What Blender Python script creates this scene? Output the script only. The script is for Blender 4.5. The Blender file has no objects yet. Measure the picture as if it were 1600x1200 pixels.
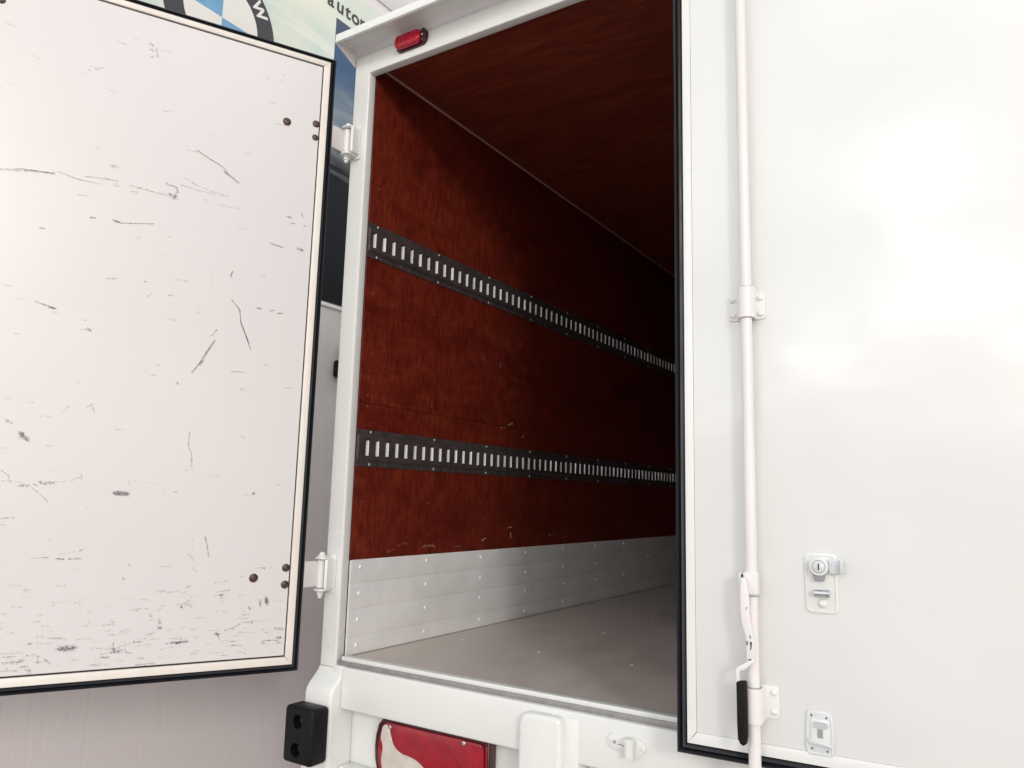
import bpy, bmesh, math, random
from mathutils import Vector, Matrix
random.seed(7)
SC = bpy.context.scene
COL = SC.collection
R = math.radians

# ------------------------------------------------------------------ camera
cam_d = bpy.data.cameras.new('camera')
cam = bpy.data.objects.new('camera', cam_d)
COL.objects.link(cam)
cam_d.sensor_width = 36.0
cam_d.lens = 26.87
cam_d.clip_start = 0.05
cam_d.clip_end = 500
av = Vector((-0.15101368743158036, -0.01710734783594225, -0.5684128383406231))
Rw = Matrix.Rotation(av.length, 3, av.normalized())        # world -> levelled camera axes
Bm = Matrix(((1, 0, 0), (0, 0, -1), (0, 1, 0)))
Mi = Rw.transposed() @ Bm.transposed()
rt, dn, fw = Mi @ Vector((1, 0, 0)), Mi @ Vector((0, 1, 0)), Mi @ Vector((0, 0, 1))
m3 = Matrix((rt, -dn, -fw)).transposed()
cam.matrix_world = Matrix.Translation((1.84757, -1.86827, 0.52726)) @ m3.to_4x4()
SC.camera = cam

# ------------------------------------------------------------------ sky, sun, exposure
SUN_EL, SUN_AZ = 17.0, 47.0          # azimuth measured from straight behind the truck towards +x
w = bpy.data.worlds.new('World')
SC.world = w
w.use_nodes = True
nt = w.node_tree
nt.nodes.clear()
N = nt.nodes.new
out = N('ShaderNodeOutputWorld'); bg = N('ShaderNodeBackground'); sky = N('ShaderNodeTexSky')
sky.sky_type = 'NISHITA'; sky.sun_disc = False
sky.sun_elevation = R(SUN_EL); sky.sun_rotation = R(180 - SUN_AZ)
sky.air_density = 1.0; sky.dust_density = 3.0; sky.ozone_density = 1.0
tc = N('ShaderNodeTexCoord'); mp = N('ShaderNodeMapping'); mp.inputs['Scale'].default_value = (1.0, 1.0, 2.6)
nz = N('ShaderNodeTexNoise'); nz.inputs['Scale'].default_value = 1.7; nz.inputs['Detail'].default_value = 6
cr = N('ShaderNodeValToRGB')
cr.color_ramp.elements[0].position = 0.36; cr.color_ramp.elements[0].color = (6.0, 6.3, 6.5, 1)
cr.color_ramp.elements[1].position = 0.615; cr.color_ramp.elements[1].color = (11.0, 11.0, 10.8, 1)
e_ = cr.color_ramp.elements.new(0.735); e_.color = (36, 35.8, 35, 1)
CLOUD_OFF = (1.806, -7.502, -7.328)  # offset chosen to put an unseen bright cloud where the right door reflects it
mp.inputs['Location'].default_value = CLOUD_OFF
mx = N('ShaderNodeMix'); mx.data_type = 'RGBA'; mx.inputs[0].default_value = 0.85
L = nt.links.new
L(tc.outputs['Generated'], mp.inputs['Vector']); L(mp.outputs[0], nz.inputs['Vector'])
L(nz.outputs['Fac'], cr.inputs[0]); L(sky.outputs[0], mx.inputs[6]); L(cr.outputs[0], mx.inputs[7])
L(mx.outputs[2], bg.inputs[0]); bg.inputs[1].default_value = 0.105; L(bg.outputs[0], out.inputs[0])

sd = bpy.data.lights.new('sun', 'SUN'); sd.energy = 0.62; sd.angle = R(10); sd.color = (1, 0.98, 0.955)
so = bpy.data.objects.new('sun', sd); COL.objects.link(so)
d = Vector((math.sin(R(SUN_AZ)) * math.cos(R(SUN_EL)), -math.cos(R(SUN_AZ)) * math.cos(R(SUN_EL)), math.sin(R(SUN_EL))))
so.rotation_euler = d.to_track_quat('Z', 'Y').to_euler()
so.location = d * 8
SC.view_settings.view_transform = 'Standard'
SC.view_settings.look = 'None'
SC.view_settings.gamma = 1.0
SC.view_settings.exposure = 0.42
SC.cycles.max_bounces = 10
SC.cycles.diffuse_bounces = 6

# ------------------------------------------------------------------ materials
def newmat(name):
    m = bpy.data.materials.new(name); m.use_nodes = True
    t = m.node_tree
    b = next(n for n in t.nodes if n.type == 'BSDF_PRINCIPLED')
    return m, t, b

def node(t, kind, **kw):
    n = t.nodes.new(kind)
    for k, v in kw.items():
        if k.startswith('_'): setattr(n, k[1:], v)
        else: n.inputs[k.replace('__', ' ')].default_value = v
    return n

def rgb(c): return (c[0], c[1], c[2], 1)

def coords(t, scale=(1, 1, 1), rot=(0, 0, 0)):
    c = t.nodes.new('ShaderNodeTexCoord'); mp = t.nodes.new('ShaderNodeMapping')
    mp.inputs['Scale'].default_value = scale; mp.inputs['Rotation'].default_value = rot
    t.links.new(c.outputs['Object'], mp.inputs['Vector'])
    return mp.outputs[0]

def noise(t, vec, scale, detail=4, rough=0.5, dist=0.0):
    n = t.nodes.new('ShaderNodeTexNoise'); n.inputs['Scale'].default_value = scale
    n.inputs['Detail'].default_value = detail; n.inputs['Roughness'].default_value = rough
    n.inputs['Distortion'].default_value = dist
    t.links.new(vec, n.inputs['Vector']); return n.outputs['Fac']

def ramp(t, fac, stops):
    r = t.nodes.new('ShaderNodeValToRGB'); e = r.color_ramp.elements
    if len(stops) == 2: r.color_ramp.interpolation = 'EASE'
    while len(e) < len(stops): e.new(0.5)
    for i, (p, c) in enumerate(stops): e[i].position = p; e[i].color = rgb(c)
    t.links.new(fac, r.inputs[0]); return r.outputs[0]

def mixc(t, fac, a, b, blend='MIX'):
    m = t.nodes.new('ShaderNodeMix'); m.data_type = 'RGBA'; m.blend_type = blend
    for s, v in ((0, fac), (6, a), (7, b)):
        if isinstance(v, (int, float)): m.inputs[s].default_value = v
        elif isinstance(v, tuple): m.inputs[s].default_value = rgb(v)
        else: t.links.new(v, m.inputs[s])
    return m.outputs[2]

def math_(t, op, a, b=0.5):
    m = t.nodes.new('ShaderNodeMath'); m.operation = op
    for i, v in enumerate((a, b)):
        if isinstance(v, (int, float)): m.inputs[i].default_value = v
        else: t.links.new(v, m.inputs[i])
    return m.outputs[0]

def bump(t, b, h, strength, dist=0.001):
    n = t.nodes.new('ShaderNodeBump'); n.inputs['Strength'].default_value = strength
    n.inputs['Distance'].default_value = dist
    t.links.new(h, n.inputs['Height']); t.links.new(n.outputs[0], b.inputs['Normal'])

def paint(name, c, rough=0.3, coat=0.0, wav=0.0, dirt=0.04, scale=3):
    m, t, b = newmat(name)
    v = coords(t)
    f = noise(t, v, scale, 5, 0.6)
    dk = tuple(x * (1 - dirt) for x in c)
    t.links.new(ramp(t, f, [(0.35, dk), (0.65, c)]), b.inputs['Base Color'])
    b.inputs['Roughness'].default_value = rough
    f2 = noise(t, v, 9 if dirt > 0.02 else 3, 3)
    t.links.new(ramp(t, f2, [(0.3, (rough * (0.8 if dirt > 0.1 else 0.94),) * 3), (0.7, (rough * (1.25 if dirt > 0.1 else 1.07),) * 3)]), b.inputs['Roughness'])
    b.inputs['Coat Weight'].default_value = coat; b.inputs['Coat Roughness'].default_value = 0.035 if coat > 0.5 else 0.12
    if wav: bump(t, b, noise(t, v, 2.2, 2, 0.4), 1.0, wav)
    return m

M = {}
M['white'] = paint('white_paint', (0.77, 0.78, 0.76), 0.28, 0.3, 0.0015, 0.02)
M['white_rough'] = paint('white_brushed_paint', (0.78, 0.775, 0.76), 0.38, 0.0, 0.0, 0.07, 22)
M['door_out'] = paint('white_gloss_door_paint', (0.79, 0.80, 0.785), 0.15, 1.0, 0.018, 0.01, 1.2)
M['door_in'] = paint('white_door_lining', (0.70, 0.672, 0.672), 0.24, 0.35, 0.003, 0.008, 1.5)
M['pinkwhite'] = paint('warm_white_paint', (0.79, 0.76, 0.755), 0.30, 0.2)
M['cream'] = paint('cream_aluminium_strip', (0.80, 0.745, 0.69), 0.35, 0.0, 0.0, 0.06, 12)
M['rubber'] = paint('black_rubber_seal', (0.008, 0.009, 0.013), 0.36, 0.0, 0.0, 0.2, 20)
M['rubber_dull'] = paint('black_moulded_rubber', (0.006, 0.006, 0.006), 0.5, 0.0, 0.0, 0.4, 30)
M['rubber'].node_tree.nodes['Principled BSDF'].inputs['Specular IOR Level'].default_value = 0.3
M['rubber_dull'].node_tree.nodes['Principled BSDF'].inputs['Specular IOR Level'].default_value = 0.22
M['gap'] = paint('dark_joint', (0.03, 0.028, 0.03), 0.6)
M['rivetm'] = paint('bright_rivet', (0.95, 0.94, 0.92), 0.25, 0.3)
M['zincw'] = paint('pale_zinc_paint', (0.66, 0.69, 0.71), 0.25, 0.3)
M['zincd'] = paint('blue_grey_recess', (0.50, 0.54, 0.56), 0.35)
M['grey'] = paint('grey_recess_and_shadow', (0.30, 0.32, 0.34), 0.5)  # recess grey, also used for the painted shadow below the lock barrel
M['scr_trim'] = paint('brown_corner_strip', (0.42, 0.25, 0.20), 0.4)
M['dark'] = paint('dark_cavity', (0.012, 0.01, 0.01), 0.7)

def metal(name, c, rough, dirt=0.25, scale=20, metallic=1.0):
    m, t, b = newmat(name)
    v = coords(t)
    f = noise(t, v, scale, 6, 0.65)
    t.links.new(ramp(t, f, [(0.3, tuple(x * (1 - dirt) for x in c)), (0.7, c)]), b.inputs['Base Color'])
    b.inputs['Metallic'].default_value = metallic
    t.links.new(ramp(t, noise(t, v, scale * 2, 4), [(0.3, (rough * 0.8,) * 3), (0.7, (rough * 1.3,) * 3)]), b.inputs['Roughness'])
    return m
M['bolt'] = metal('brown_tarnished_bolt', (0.16, 0.105, 0.085), 0.38, 0.5, 60, 0.7)
M['steel'] = metal('dark_track_steel', (0.125, 0.102, 0.104), 0.36, 0.35, 25, 0.45)
M['lip'] = metal('bright_zinc_edge', (1.0, 1.0, 1.0), 0.35, 0.0, 3, 0.15)
M['zinc'] = metal('zinc_metal', (0.62, 0.64, 0.66), 0.3, 0.2, 40, 0.9)
M['alu'] = metal('dull_aluminium_plate', (0.88, 0.87, 0.87), 0.36, 0.10, 5, 0.22)
_t = M['alu'].node_tree; bump(_t, _t.nodes['Principled BSDF'], noise(_t, coords(_t), 4.5, 3, 0.5, 0.6), 0.6, 0.006)
M['shade_strip'] = metal('threshold_shade_grey', (0.36, 0.35, 0.34), 0.45, 0.2, 30, 0.4)  # darker grey carries the shade below the threshold lip
M['screw'] = metal('bright_screw', (0.75, 0.73, 0.70), 0.35, 0.2, 80, 0.7)
M['screw_dull'] = metal('dull_screw', (0.20, 0.14, 0.11), 0.4, 0.3, 80, 0.6)

def wood(name, rot, base, hi, lo, grain=(1, 1, 1), fig=(1, 1, 1), figk=60, knots=False, figs=0.35, fib=(1, 1.9, 0.42)):
    m, t, b = newmat(name)
    v = coords(t, grain, rot)
    warp = noise(t, v, 1.6, 4, 0.55, 1.2)
    g = noise(t, v, 7.0, 10, 0.72, 1.5)
    v2 = coords(t, fib, rot)
    fine = noise(t, v2, 34, 6, 0.7, 0.6)
    c1 = ramp(t, g, [(0.3, lo), (0.52, base), (0.74, hi)])
    c2 = mixc(t, ramp(t, warp, [(0.35, (0.0,) * 3), (0.75, (0.55,) * 3)]), c1, hi)
    c3 = mixc(t, ramp(t, fine, [(0.36, (0.75,) * 3), (0.58, (0,) * 3)]), c2, lo)
    fg = noise(t, coords(t, tuple(x * y for x, y in zip(grain, fig)), rot), 1.3, 3, 0.5, 0.4)
    sn = math_(t, 'ABSOLUTE', math_(t, 'SINE', math_(t, 'MULTIPLY', fg, figk)))
    ln_ = math_(t, 'MULTIPLY', math_(t, 'POWER', sn, 3.0), math_(t, 'MULTIPLY', fine, figs))
    c3 = mixc(t, ln_, c3, lo)
    if knots:
        vn = t.nodes.new('ShaderNodeTexVoronoi'); vn.inputs['Scale'].default_value = 2.1
        t.links.new(coords(t, (1, 1.2, 1), (0, 0, 0.4)), vn.inputs['Vector'])
        c3 = mixc(t, ramp(t, vn.outputs['Distance'], [(0.03, (0.85,) * 3), (0.085, (0,) * 3)]), c3, tuple(x * 0.3 for x in lo))
    t.links.new(c3, b.inputs['Base Color'])
    t.links.new(ramp(t, g, [(0.3, (0.32,) * 3), (0.7, (0.46,) * 3)]), b.inputs['Roughness'])
    b.inputs['Specular IOR Level'].default_value = 0.4
    bump(t, b, fine, 0.25, 0.001)
    return m
M['wood'] = wood('red_brown_varnished_plywood', (0, 0, 0), (0.150, 0.0170, 0.0085), (0.235, 0.036, 0.012), (0.075, 0.0075, 0.006), (1, 0.55, 1.3), (1, 1.6, 0.5), 70)
M['wood_ceiling'] = wood('red_brown_ceiling_plywood', (0, 0, 0), (0.22, 0.038, 0.017), (0.29, 0.060, 0.024), (0.12, 0.018, 0.010), (0.35, 2.6, 1), (1.0, 1.0, 1), 60, True, 1.1, (0.28, 2.0, 1))

def floor_mat():
    m, t, b = newmat('grey_brown_floor_coating')
    v = coords(t, (1, 0.4, 1))
    f = noise(t, v, 5, 8, 0.65)
    g = noise(t, coords(t, (1, 0.35, 1)), 90, 5, 0.7)
    c = ramp(t, f, [(0.3, (0.52, 0.46, 0.415)), (0.7, (0.64, 0.58, 0.53))])
    t.links.new(mixc(t, math_(t, 'MULTIPLY', g, 0.25), c, (0.36, 0.31, 0.27)), b.inputs['Base Color'])
    t.links.new(ramp(t, f, [(0.3, (0.30,) * 3), (0.7, (0.45,) * 3)]), b.inputs['Roughness'])
    bump(t, b, g, 0.2, 0.0008)
    return m
M['floor'] = floor_mat()

def red_mat(name, c, trans=0.0):
    m, t, b = newmat(name)
    v = coords(t)
    f = noise(t, v, 18, 4)
    t.links.new(ramp(t, f, [(0.3, tuple(x * 0.75 for x in c)), (0.7, c)]), b.inputs['Base Color'])
    b.inputs['Roughness'].default_value = 0.2; b.inputs['Coat Weight'].default_value = 0.15
    wv = t.nodes.new('ShaderNodeTexWave'); wv.inputs['Scale'].default_value = 60
    t.links.new(v, wv.inputs['Vector'])
    bump(t, b, wv.outputs['Fac'], 0.25, 0.001)
    return m
M['red'] = red_mat('red_lens_plastic', (0.33, 0.003, 0.016))
M['red_bright'] = red_mat('bright_red_lens', (0.50, 0.004, 0.028))
M['red_dark'] = red_mat('maroon_lens_rim', (0.05, 0.002, 0.007))
M['lens_cream'] = paint('cream_lens_plastic', (0.62, 0.57, 0.51), 0.22, 0.4, 0.002, 0.12, 25)
M['chip'] = paint('bare_metal_chip', (0.07, 0.06, 0.055), 0.5)

def wall_mat():
    m, t, b = newmat('grey_streaked_wall_paint')
    v = coords(t, (1, 1, 0.03))
    f = noise(t, v, 60, 4, 0.6)
    f2 = noise(t, coords(t), 1.2, 3)
    c = ramp(t, f, [(0.3, (0.68, 0.635, 0.64)), (0.7, (0.72, 0.672, 0.678))])
    t.links.new(mixc(t, ramp(t, f2, [(0.3, (0,) * 3), (0.7, (0.5,) * 3)]), c, (0.70, 0.645, 0.65)), b.inputs['Base Color'])
    b.inputs['Roughness'].default_value = 0.55
    bump(t, b, f, 0.12, 0.002)
    return m
M['wall'] = wall_mat()

def print_pale():
    m, t, b = newmat('pale_green_printed_vinyl')
    f = noise(t, coords(t, (1, 1, 1), (0.9, 0, 0)), 2.2, 3, 0.4)
    s = noise(t, coords(t, (1, 0.5, 5), (0.75, 0, 0)), 3, 3)
    c = ramp(t, f, [(0.3, (0.50, 0.60, 0.56)), (0.5, (0.62, 0.66, 0.58)), (0.7, (0.72, 0.70, 0.58))])
    t.links.new(mixc(t, ramp(t, s, [(0.45, (0,) * 3), (0.75, (0.6,) * 3)]), c, (0.78, 0.77, 0.68)), b.inputs['Base Color'])
    b.inputs['Roughness'].default_value = 0.4
    return m
M['pale'] = print_pale()

def print_photo():
    m, t, b = newmat('blue_to_black_printed_picture')
    tcn = t.nodes.new('ShaderNodeTexCoord'); sp = t.nodes.new('ShaderNodeSeparateXYZ')
    t.links.new(tcn.outputs['Object'], sp.inputs[0])
    s = noise(t, coords(t, (1, 0.8, 5), (-0.55, 0, 0)), 2.4, 4, 0.55, 0.6)
    z = math_(t, 'DIVIDE', math_(t, 'SUBTRACT', sp.outputs['Z'], 1.58), 1.72)
    z2 = math_(t, 'ADD', z, math_(t, 'MULTIPLY', math_(t, 'SUBTRACT', s, 0.5), 0.5))
    c = ramp(t, z2, [(0.0, (0.010, 0.011, 0.014)), (0.44, (0.014, 0.015, 0.02)), (0.53, (0.10, 0.11, 0.12)), (0.62, (0.25, 0.28, 0.30)),
                     (0.74, (0.11, 0.16, 0.23)), (0.86, (0.06, 0.11, 0.20)), (1.0, (0.08, 0.10, 0.15))])
    t.links.new(c, b.inputs['Base Color']); b.inputs['Roughness'].default_value = 0.7; b.inputs['Specular IOR Level'].default_value = 0.15
    return m
M['photo'] = print_photo()
M['ink'] = paint('black_print', (0.03, 0.028, 0.034), 0.4)
M['ink_blue'] = paint('blue_print', (0.16, 0.36, 0.58), 0.4, 0, 0, 0.15, 5)
M['ink_white'] = paint('white_print', (0.74, 0.72, 0.68), 0.4, 0, 0, 0.06, 5)
M['coping'] = paint('pale_grey_fascia', (0.60, 0.59, 0.58), 0.5)
M['ground'] = paint('reddish_concrete', (0.47, 0.405, 0.40), 0.7, 0, 0, 0.2, 2)
M['tyre'] = paint('tyre_rubber', (0.02, 0.02, 0.02), 0.7)

def scuff_mat(name, c, scale=260, along=60, top=1.0):
    m, t, b = newmat(name)
    uv = t.nodes.new('ShaderNodeUVMap'); uv.uv_map = 'mark'
    sp = t.nodes.new('ShaderNodeSeparateXYZ'); t.links.new(uv.outputs[0], sp.inputs[0])
    at = t.nodes.new('ShaderNodeAttribute'); at.attribute_name = 'strength'
    n1 = noise(t, coords(t), scale, 5, 0.7)
    n2 = noise(t, coords(t, (1, 1, 2.2)), along, 3, 0.6)
    v = math_(t, 'ABSOLUTE', sp.outputs['Y'])
    edge = math_(t, 'SUBTRACT', 1.0, math_(t, 'MULTIPLY', v, v))
    q = math_(t, 'ADD', math_(t, 'ADD', math_(t, 'MULTIPLY', n1, 1.3), math_(t, 'MULTIPLY', n2, 1.1)), math_(t, 'MULTIPLY', edge, 0.55))
    q = math_(t, 'ADD', q, math_(t, 'MULTIPLY', at.outputs['Fac'], 0.62))
    a = t.nodes.new('ShaderNodeMapRange'); a.inputs['From Min'].default_value = 1.98; a.inputs['From Max'].default_value = 2.46
    t.links.new(q, a.inputs['Value'])
    al = math_(t, 'MULTIPLY', a.outputs[0], math_(t, 'MINIMUM', math_(t, 'MULTIPLY', edge, 3.0), 1.0))
    t.links.new(al, b.inputs['Alpha'])
    t.links.new(math_(t, 'MULTIPLY', al, top), b.inputs['Alpha'])
    b.inputs['Base Color'].default_value = rgb(c); b.inputs['Roughness'].default_value = 0.6
    return m
M['scuff'] = scuff_mat('dark_scuff', (0.20, 0.19, 0.195), 330, 120, 0.30)
def speck_mat():
    m, t, b = newmat('scuff_speckle')
    at = t.nodes.new('ShaderNodeAttribute'); at.attribute_name = 'strength'
    t.links.new(math_(t, 'MULTIPLY', at.outputs['Fac'], ramp(t, noise(t, coords(t), 500, 2), [(0.35, (0.35,) * 3), (0.6, (1,) * 3)])), b.inputs['Alpha'])
    b.inputs['Base Color'].default_value = (0.085, 0.078, 0.085, 1); b.inputs['Roughness'].default_value = 0.6
    return m
M['speck'] = speck_mat()
M['mark'] = scuff_mat('dark_chip', (0.05, 0.045, 0.045))
M['scrape_floor'] = scuff_mat('pale_floor_scrape', (0.75, 0.70, 0.64), 200, 60, 0.5)
M['scrape'] = scuff_mat('pale_wood_scrape', (0.60, 0.36, 0.22))

# ------------------------------------------------------------------ helpers
class B:
    """collects shapes into one bmesh"""
    def __init__(s): s.bm = bmesh.new()
    def box(s, x0, x1, y0, y1, z0, z1, bev=0.0, seg=2):
        t = bmesh.new()
        r = bmesh.ops.create_cube(t, size=1)
        for v in t.verts:
            v.co = Vector(((x0 + x1) / 2 + v.co.x * (x1 - x0), (y0 + y1) / 2 + v.co.y * (y1 - y0), (z0 + z1) / 2 + v.co.z * (z1 - z0)))
        if bev: bmesh.ops.bevel(t, geom=t.edges[:], offset=bev, segments=seg, affect='EDGES', profile=0.5)
        s.add(t); return s
    def add(s, t, mtx=None):
        if mtx is not None: bmesh.ops.transform(t, matrix=mtx, verts=t.verts[:])
        me = bpy.data.meshes.new('tmp'); t.to_mesh(me); t.free(); s.bm.from_mesh(me); bpy.data.meshes.remove(me); return s
    def cyl(s, p, q, r, n=20, r2=None, cap=True):
        p, q = Vector(p), Vector(q); d = q - p
        t = bmesh.new()
        bmesh.ops.create_cone(t, cap_ends=cap, segments=n, radius1=r, radius2=r if r2 is None else r2, depth=d.length)
        s.add(t, Matrix.Translation((p + q) / 2) @ d.to_track_quat('Z', 'Y').to_matrix().to_4x4()); return s
    def lathe(s, prof, origin, axis, n=20):
        """prof: (radius, height) pairs; closed when the radius is 0"""
        t = bmesh.new(); rings = []
        for r, h in prof:
            if r < 1e-6: rings.append([t.verts.new((0, 0, h))])
            else: rings.append([t.verts.new((r * math.cos(2 * math.pi * i / n), r * math.sin(2 * math.pi * i / n), h)) for i in range(n)])
        for a, b in zip(rings, rings[1:]):
            for i in range(n):
                j = (i + 1) % n
                if len(a) == 1 and len(b) == 1: continue
                if len(a) == 1: t.faces.new((a[0], b[i], b[j]))
                elif len(b) == 1: t.faces.new((a[i], a[j], b[0]))
                else: t.faces.new((a[i], a[j], b[j], b[i]))
        s.add(t, Matrix.Translation(origin) @ Vector(axis).to_track_quat('Z', 'Y').to_matrix().to_4x4()); return s
    def prism(s, pts, h0, h1, frame='xz', bev=0.0, seg=2):
        """pts: 2-D outline; extruded along the remaining axis from h0 to h1"""
        t = bmesh.new()
        def P(a, b, h): return {'xz': (a, h, b), 'xy': (a, b, h), 'yz': (h, a, b)}[frame]
        lo = [t.verts.new(P(a, b, h0)) for a, b in pts]; hi = [t.verts.new(P(a, b, h1)) for a, b in pts]
        n = len(pts)
        t.faces.new(lo); t.faces.new(hi[::-1])
        for i in range(n): t.faces.new((lo[i], hi[i], hi[(i + 1) % n], lo[(i + 1) % n]))
        bmesh.ops.recalc_face_normals(t, faces=t.faces[:])
        if bev:
            es = [e for e in t.edges if (e.verts[0] in lo) == (e.verts[1] in lo)]
            bmesh.ops.bevel(t, geom=es, offset=bev, segments=seg, affect='EDGES', profile=0.5)
        s.add(t); return s
    def sweep(s, path, prof, closed=False, up=(0, 1, 0)):
        """sweep a closed 2-D profile (a across, b along up) along a planar polyline with mitred corners"""
        t = bmesh.new(); up = Vector(up); n = len(path); P = [Vector(p) for p in path]; rings = []
        for i in range(n):
            a = P[i] - P[i - 1] if (i > 0 or closed) else P[1] - P[0]
            b = P[(i + 1) % n] - P[i] if (i < n - 1 or closed) else P[i] - P[i - 1]
            a.normalize(); b.normalize()
            na, nb = a.cross(up).normalized(), b.cross(up).normalized()
            m = (na + nb).normalized(); k = 1 / max(0.3, m.dot(na))
            rings.append([t.verts.new(P[i] + m * (u * k) + up * v) for u, v in prof])
        q = len(prof)
        for i in range(n if closed else n - 1):
            A, C = rings[i], rings[(i + 1) % n]
            for j in range(q): t.faces.new((A[j], A[(j + 1) % q], C[(j + 1) % q], C[j]))
        if not closed: t.faces.new(rings[0]); t.faces.new(rings[-1][::-1])
        bmesh.ops.recalc_face_normals(t, faces=t.faces[:])
        s.add(t); return s

def obj(name, b, mat, parent=None, smooth=True, label=None, kind=None, ang=35):
    me = bpy.data.meshes.new(name)
    if isinstance(b, B):
        b.bm.to_mesh(me); b.bm.free()
    else: me = b
    if mat and not me.materials: me.materials.append(M[mat] if isinstance(mat, str) else mat)
    if smooth and len(me.polygons):
        me.polygons.foreach_set('use_smooth', [True] * len(me.polygons))
        try: me.set_sharp_from_angle(angle=R(ang))
        except Exception: pass
    o = bpy.data.objects.new(name, me); COL.objects.link(o)
    if parent: o.parent = parent
    if label: o['label'] = label
    if kind: o['kind'] = kind
    return o

def dup(o, loc, parent=None, name=None):
    c = o.copy(); COL.objects.link(c); c.location = loc
    c.parent = parent or o.parent
    return c

def rrect(x0, x1, z0, z1, r, n=5):
    pts = []
    for cx, cz, a0 in ((x1 - r, z1 - r, 0), (x0 + r, z1 - r, 90), (x0 + r, z0 + r, 180), (x1 - r, z0 + r, 270)):
        for k in range(n + 1):
            a = R(a0 + 90 * k / n); pts.append((cx + r * math.cos(a), cz + r * math.sin(a)))
    return pts

def dome(r, h, n=16, rim=0.0):
    p = [(r, 0.0)]
    if rim: p += [(r, rim)]
    for k in range(1, 6):
        a = R(90 * k / 5); p.append((r * math.cos(a) if k < 5 else 0, rim + (h - rim) * math.sin(a)))
    return p

def ribbons(name, strokes, off, frame, mat, parent, jitter=0.0):
    """strokes: list of (points, width_mm, strength) in a plane; laid as thin strips 0.3 mm above the surface"""
    V, F, UV, S = [], [], [], []
    for k, (pts, wd, st) in enumerate(strokes):
        P = [Vector(p) for p in pts]
        # resample
        Q = [P[0]]
        for a, b in zip(P, P[1:]):
            n = max(1, int((b - a).length / 0.008))
            for i in range(1, n + 1): Q.append(a.lerp(b, i / n))
        hw = wd * 0.0005 * 1.9
        d0 = (Q[-1] - Q[0])
        if d0.length < 1e-5: d0 = Vector((1, 0))
        e = d0.normalized() * hw * 0.6
        Q[0] = Q[0] - e; Q[-1] = Q[-1] + e
        base = len(V); n = len(Q)
        for i, p in enumerate(Q):
            t_ = (Q[min(i + 1, n - 1)] - Q[max(i - 1, 0)]).normalized(); nn = Vector((-t_.y, t_.x))
            ww = hw * (1 + random.uniform(-0.35, 0.35)) * (0.45 if i in (0, n - 1) else 1)
            dz = off + (k % 7) * 0.00004
            for sgn in (-1, 1):
                q = p + nn * ww * sgn
                V.append(frame(q.x, q.y, dz))
        for i in range(n - 1):
            a = base + 2 * i
            F.append((a, a + 1, a + 3, a + 2)); UV += [(i, -1), (i, 1), (i + 1, 1), (i + 1, -1)]; S.append(st)
    me = bpy.data.meshes.new(name); me.from_pydata(V, [], F)
    uv = me.uv_layers.new(name='mark')
    for i, u in enumerate(UV): uv.data[i].uv = u
    at = me.attributes.new('strength', 'FLOAT', 'FACE')
    for i, s_ in enumerate(S): at.data[i].value = s_
    return obj(name, me, mat, parent, smooth=False, kind='stuff')

def specks(name, strokes, off, frame, mat, parent, dens=1.0):
    """broken scuffs: many tiny dashes scattered along each stroke"""
    V, F, S = [], [], []
    rg = random.Random(11)
    for pts, wd, st in strokes:
        P = [Vector(p) for p in pts]
        for a, b in zip(P, P[1:]):
            ln = (b - a).length; d = (b - a).normalized() if ln > 1e-6 else Vector((1, 0))
            hw = max(0.0004, wd * 0.0005 * 1.15)
            n = max(1, int(dens * st * (ln + 0.003) * (600 + 170000 * hw)))
            n = min(n, 160)
            for _ in range(n):
                u = rg.random(); v = max(-1, min(1, rg.gauss(0, 0.55)))
                c = a.lerp(b, u) + Vector((-d.y, d.x)) * v * hw * 1.3
                dd = d if wd < 4.5 else Vector((1, rg.uniform(-.12, .12))).normalized()
                if rg.random() < 0.2: dd = Vector((rg.uniform(-1, 1), rg.uniform(-1, 1))).normalized()
                L_ = rg.uniform(0.0007, 0.0036) * (1.3 if wd < 3 else 1); w_ = rg.uniform(0.0003, 0.0011)
                nn = Vector((-dd.y, dd.x)); k = len(V); z = off + rg.random() * 0.00025
                for q in (c - dd * L_, c + nn * w_ - dd * L_ * .2, c + dd * L_, c - nn * w_ * rg.uniform(.4, 1)):
                    V.append(frame(q.x, q.y, z))
                F.append((k, k + 3, k + 2, k + 1)); S.append(min(1.0, st) * rg.uniform(0.35, 1.0))
    me = bpy.data.meshes.new(name); me.from_pydata(V, [], F)
    at = me.attributes.new('strength', 'FLOAT', 'FACE'); at.data.foreach_set('value', S)
    return obj(name, me, mat, parent, smooth=False, kind='stuff')

def thing(name, label, cat, loc=(0, 0, 0)):
    o = bpy.data.objects.new(name, None); COL.objects.link(o); o.location = loc
    o['label'] = label; o['category'] = cat; o.empty_display_size = 0.2
    return o

def text(name, s, size, mat, mtx, parent, depth=0.0008, bold=0.0):
    cu = bpy.data.curves.new(name, 'FONT'); cu.body = s; cu.size = size; cu.extrude = depth; cu.align_x = 'CENTER'; cu.offset = bold
    cu.align_y = 'BOTTOM_BASELINE'; cu.resolution_u = 4
    to = bpy.data.objects.new('t', cu); COL.objects.link(to)
    dg = bpy.context.evaluated_depsgraph_get(); me = bpy.data.meshes.new_from_object(to.evaluated_get(dg))
    bpy.data.objects.remove(to); me.transform(mtx); me.materials.clear()
    me.name = name
    return obj(name, me, mat, parent, smooth=False)

# ================================================================== GROUND, WALL, BANNER
g = bpy.data.meshes.new('ground'); g.from_pydata([(-60, -60, -1.05), (60, -60, -1.05), (60, 60, -1.05), (-60, 60, -1.05)], [], [(0, 1, 2, 3)])
obj('ground', g, 'ground', kind='structure', smooth=False)

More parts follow.
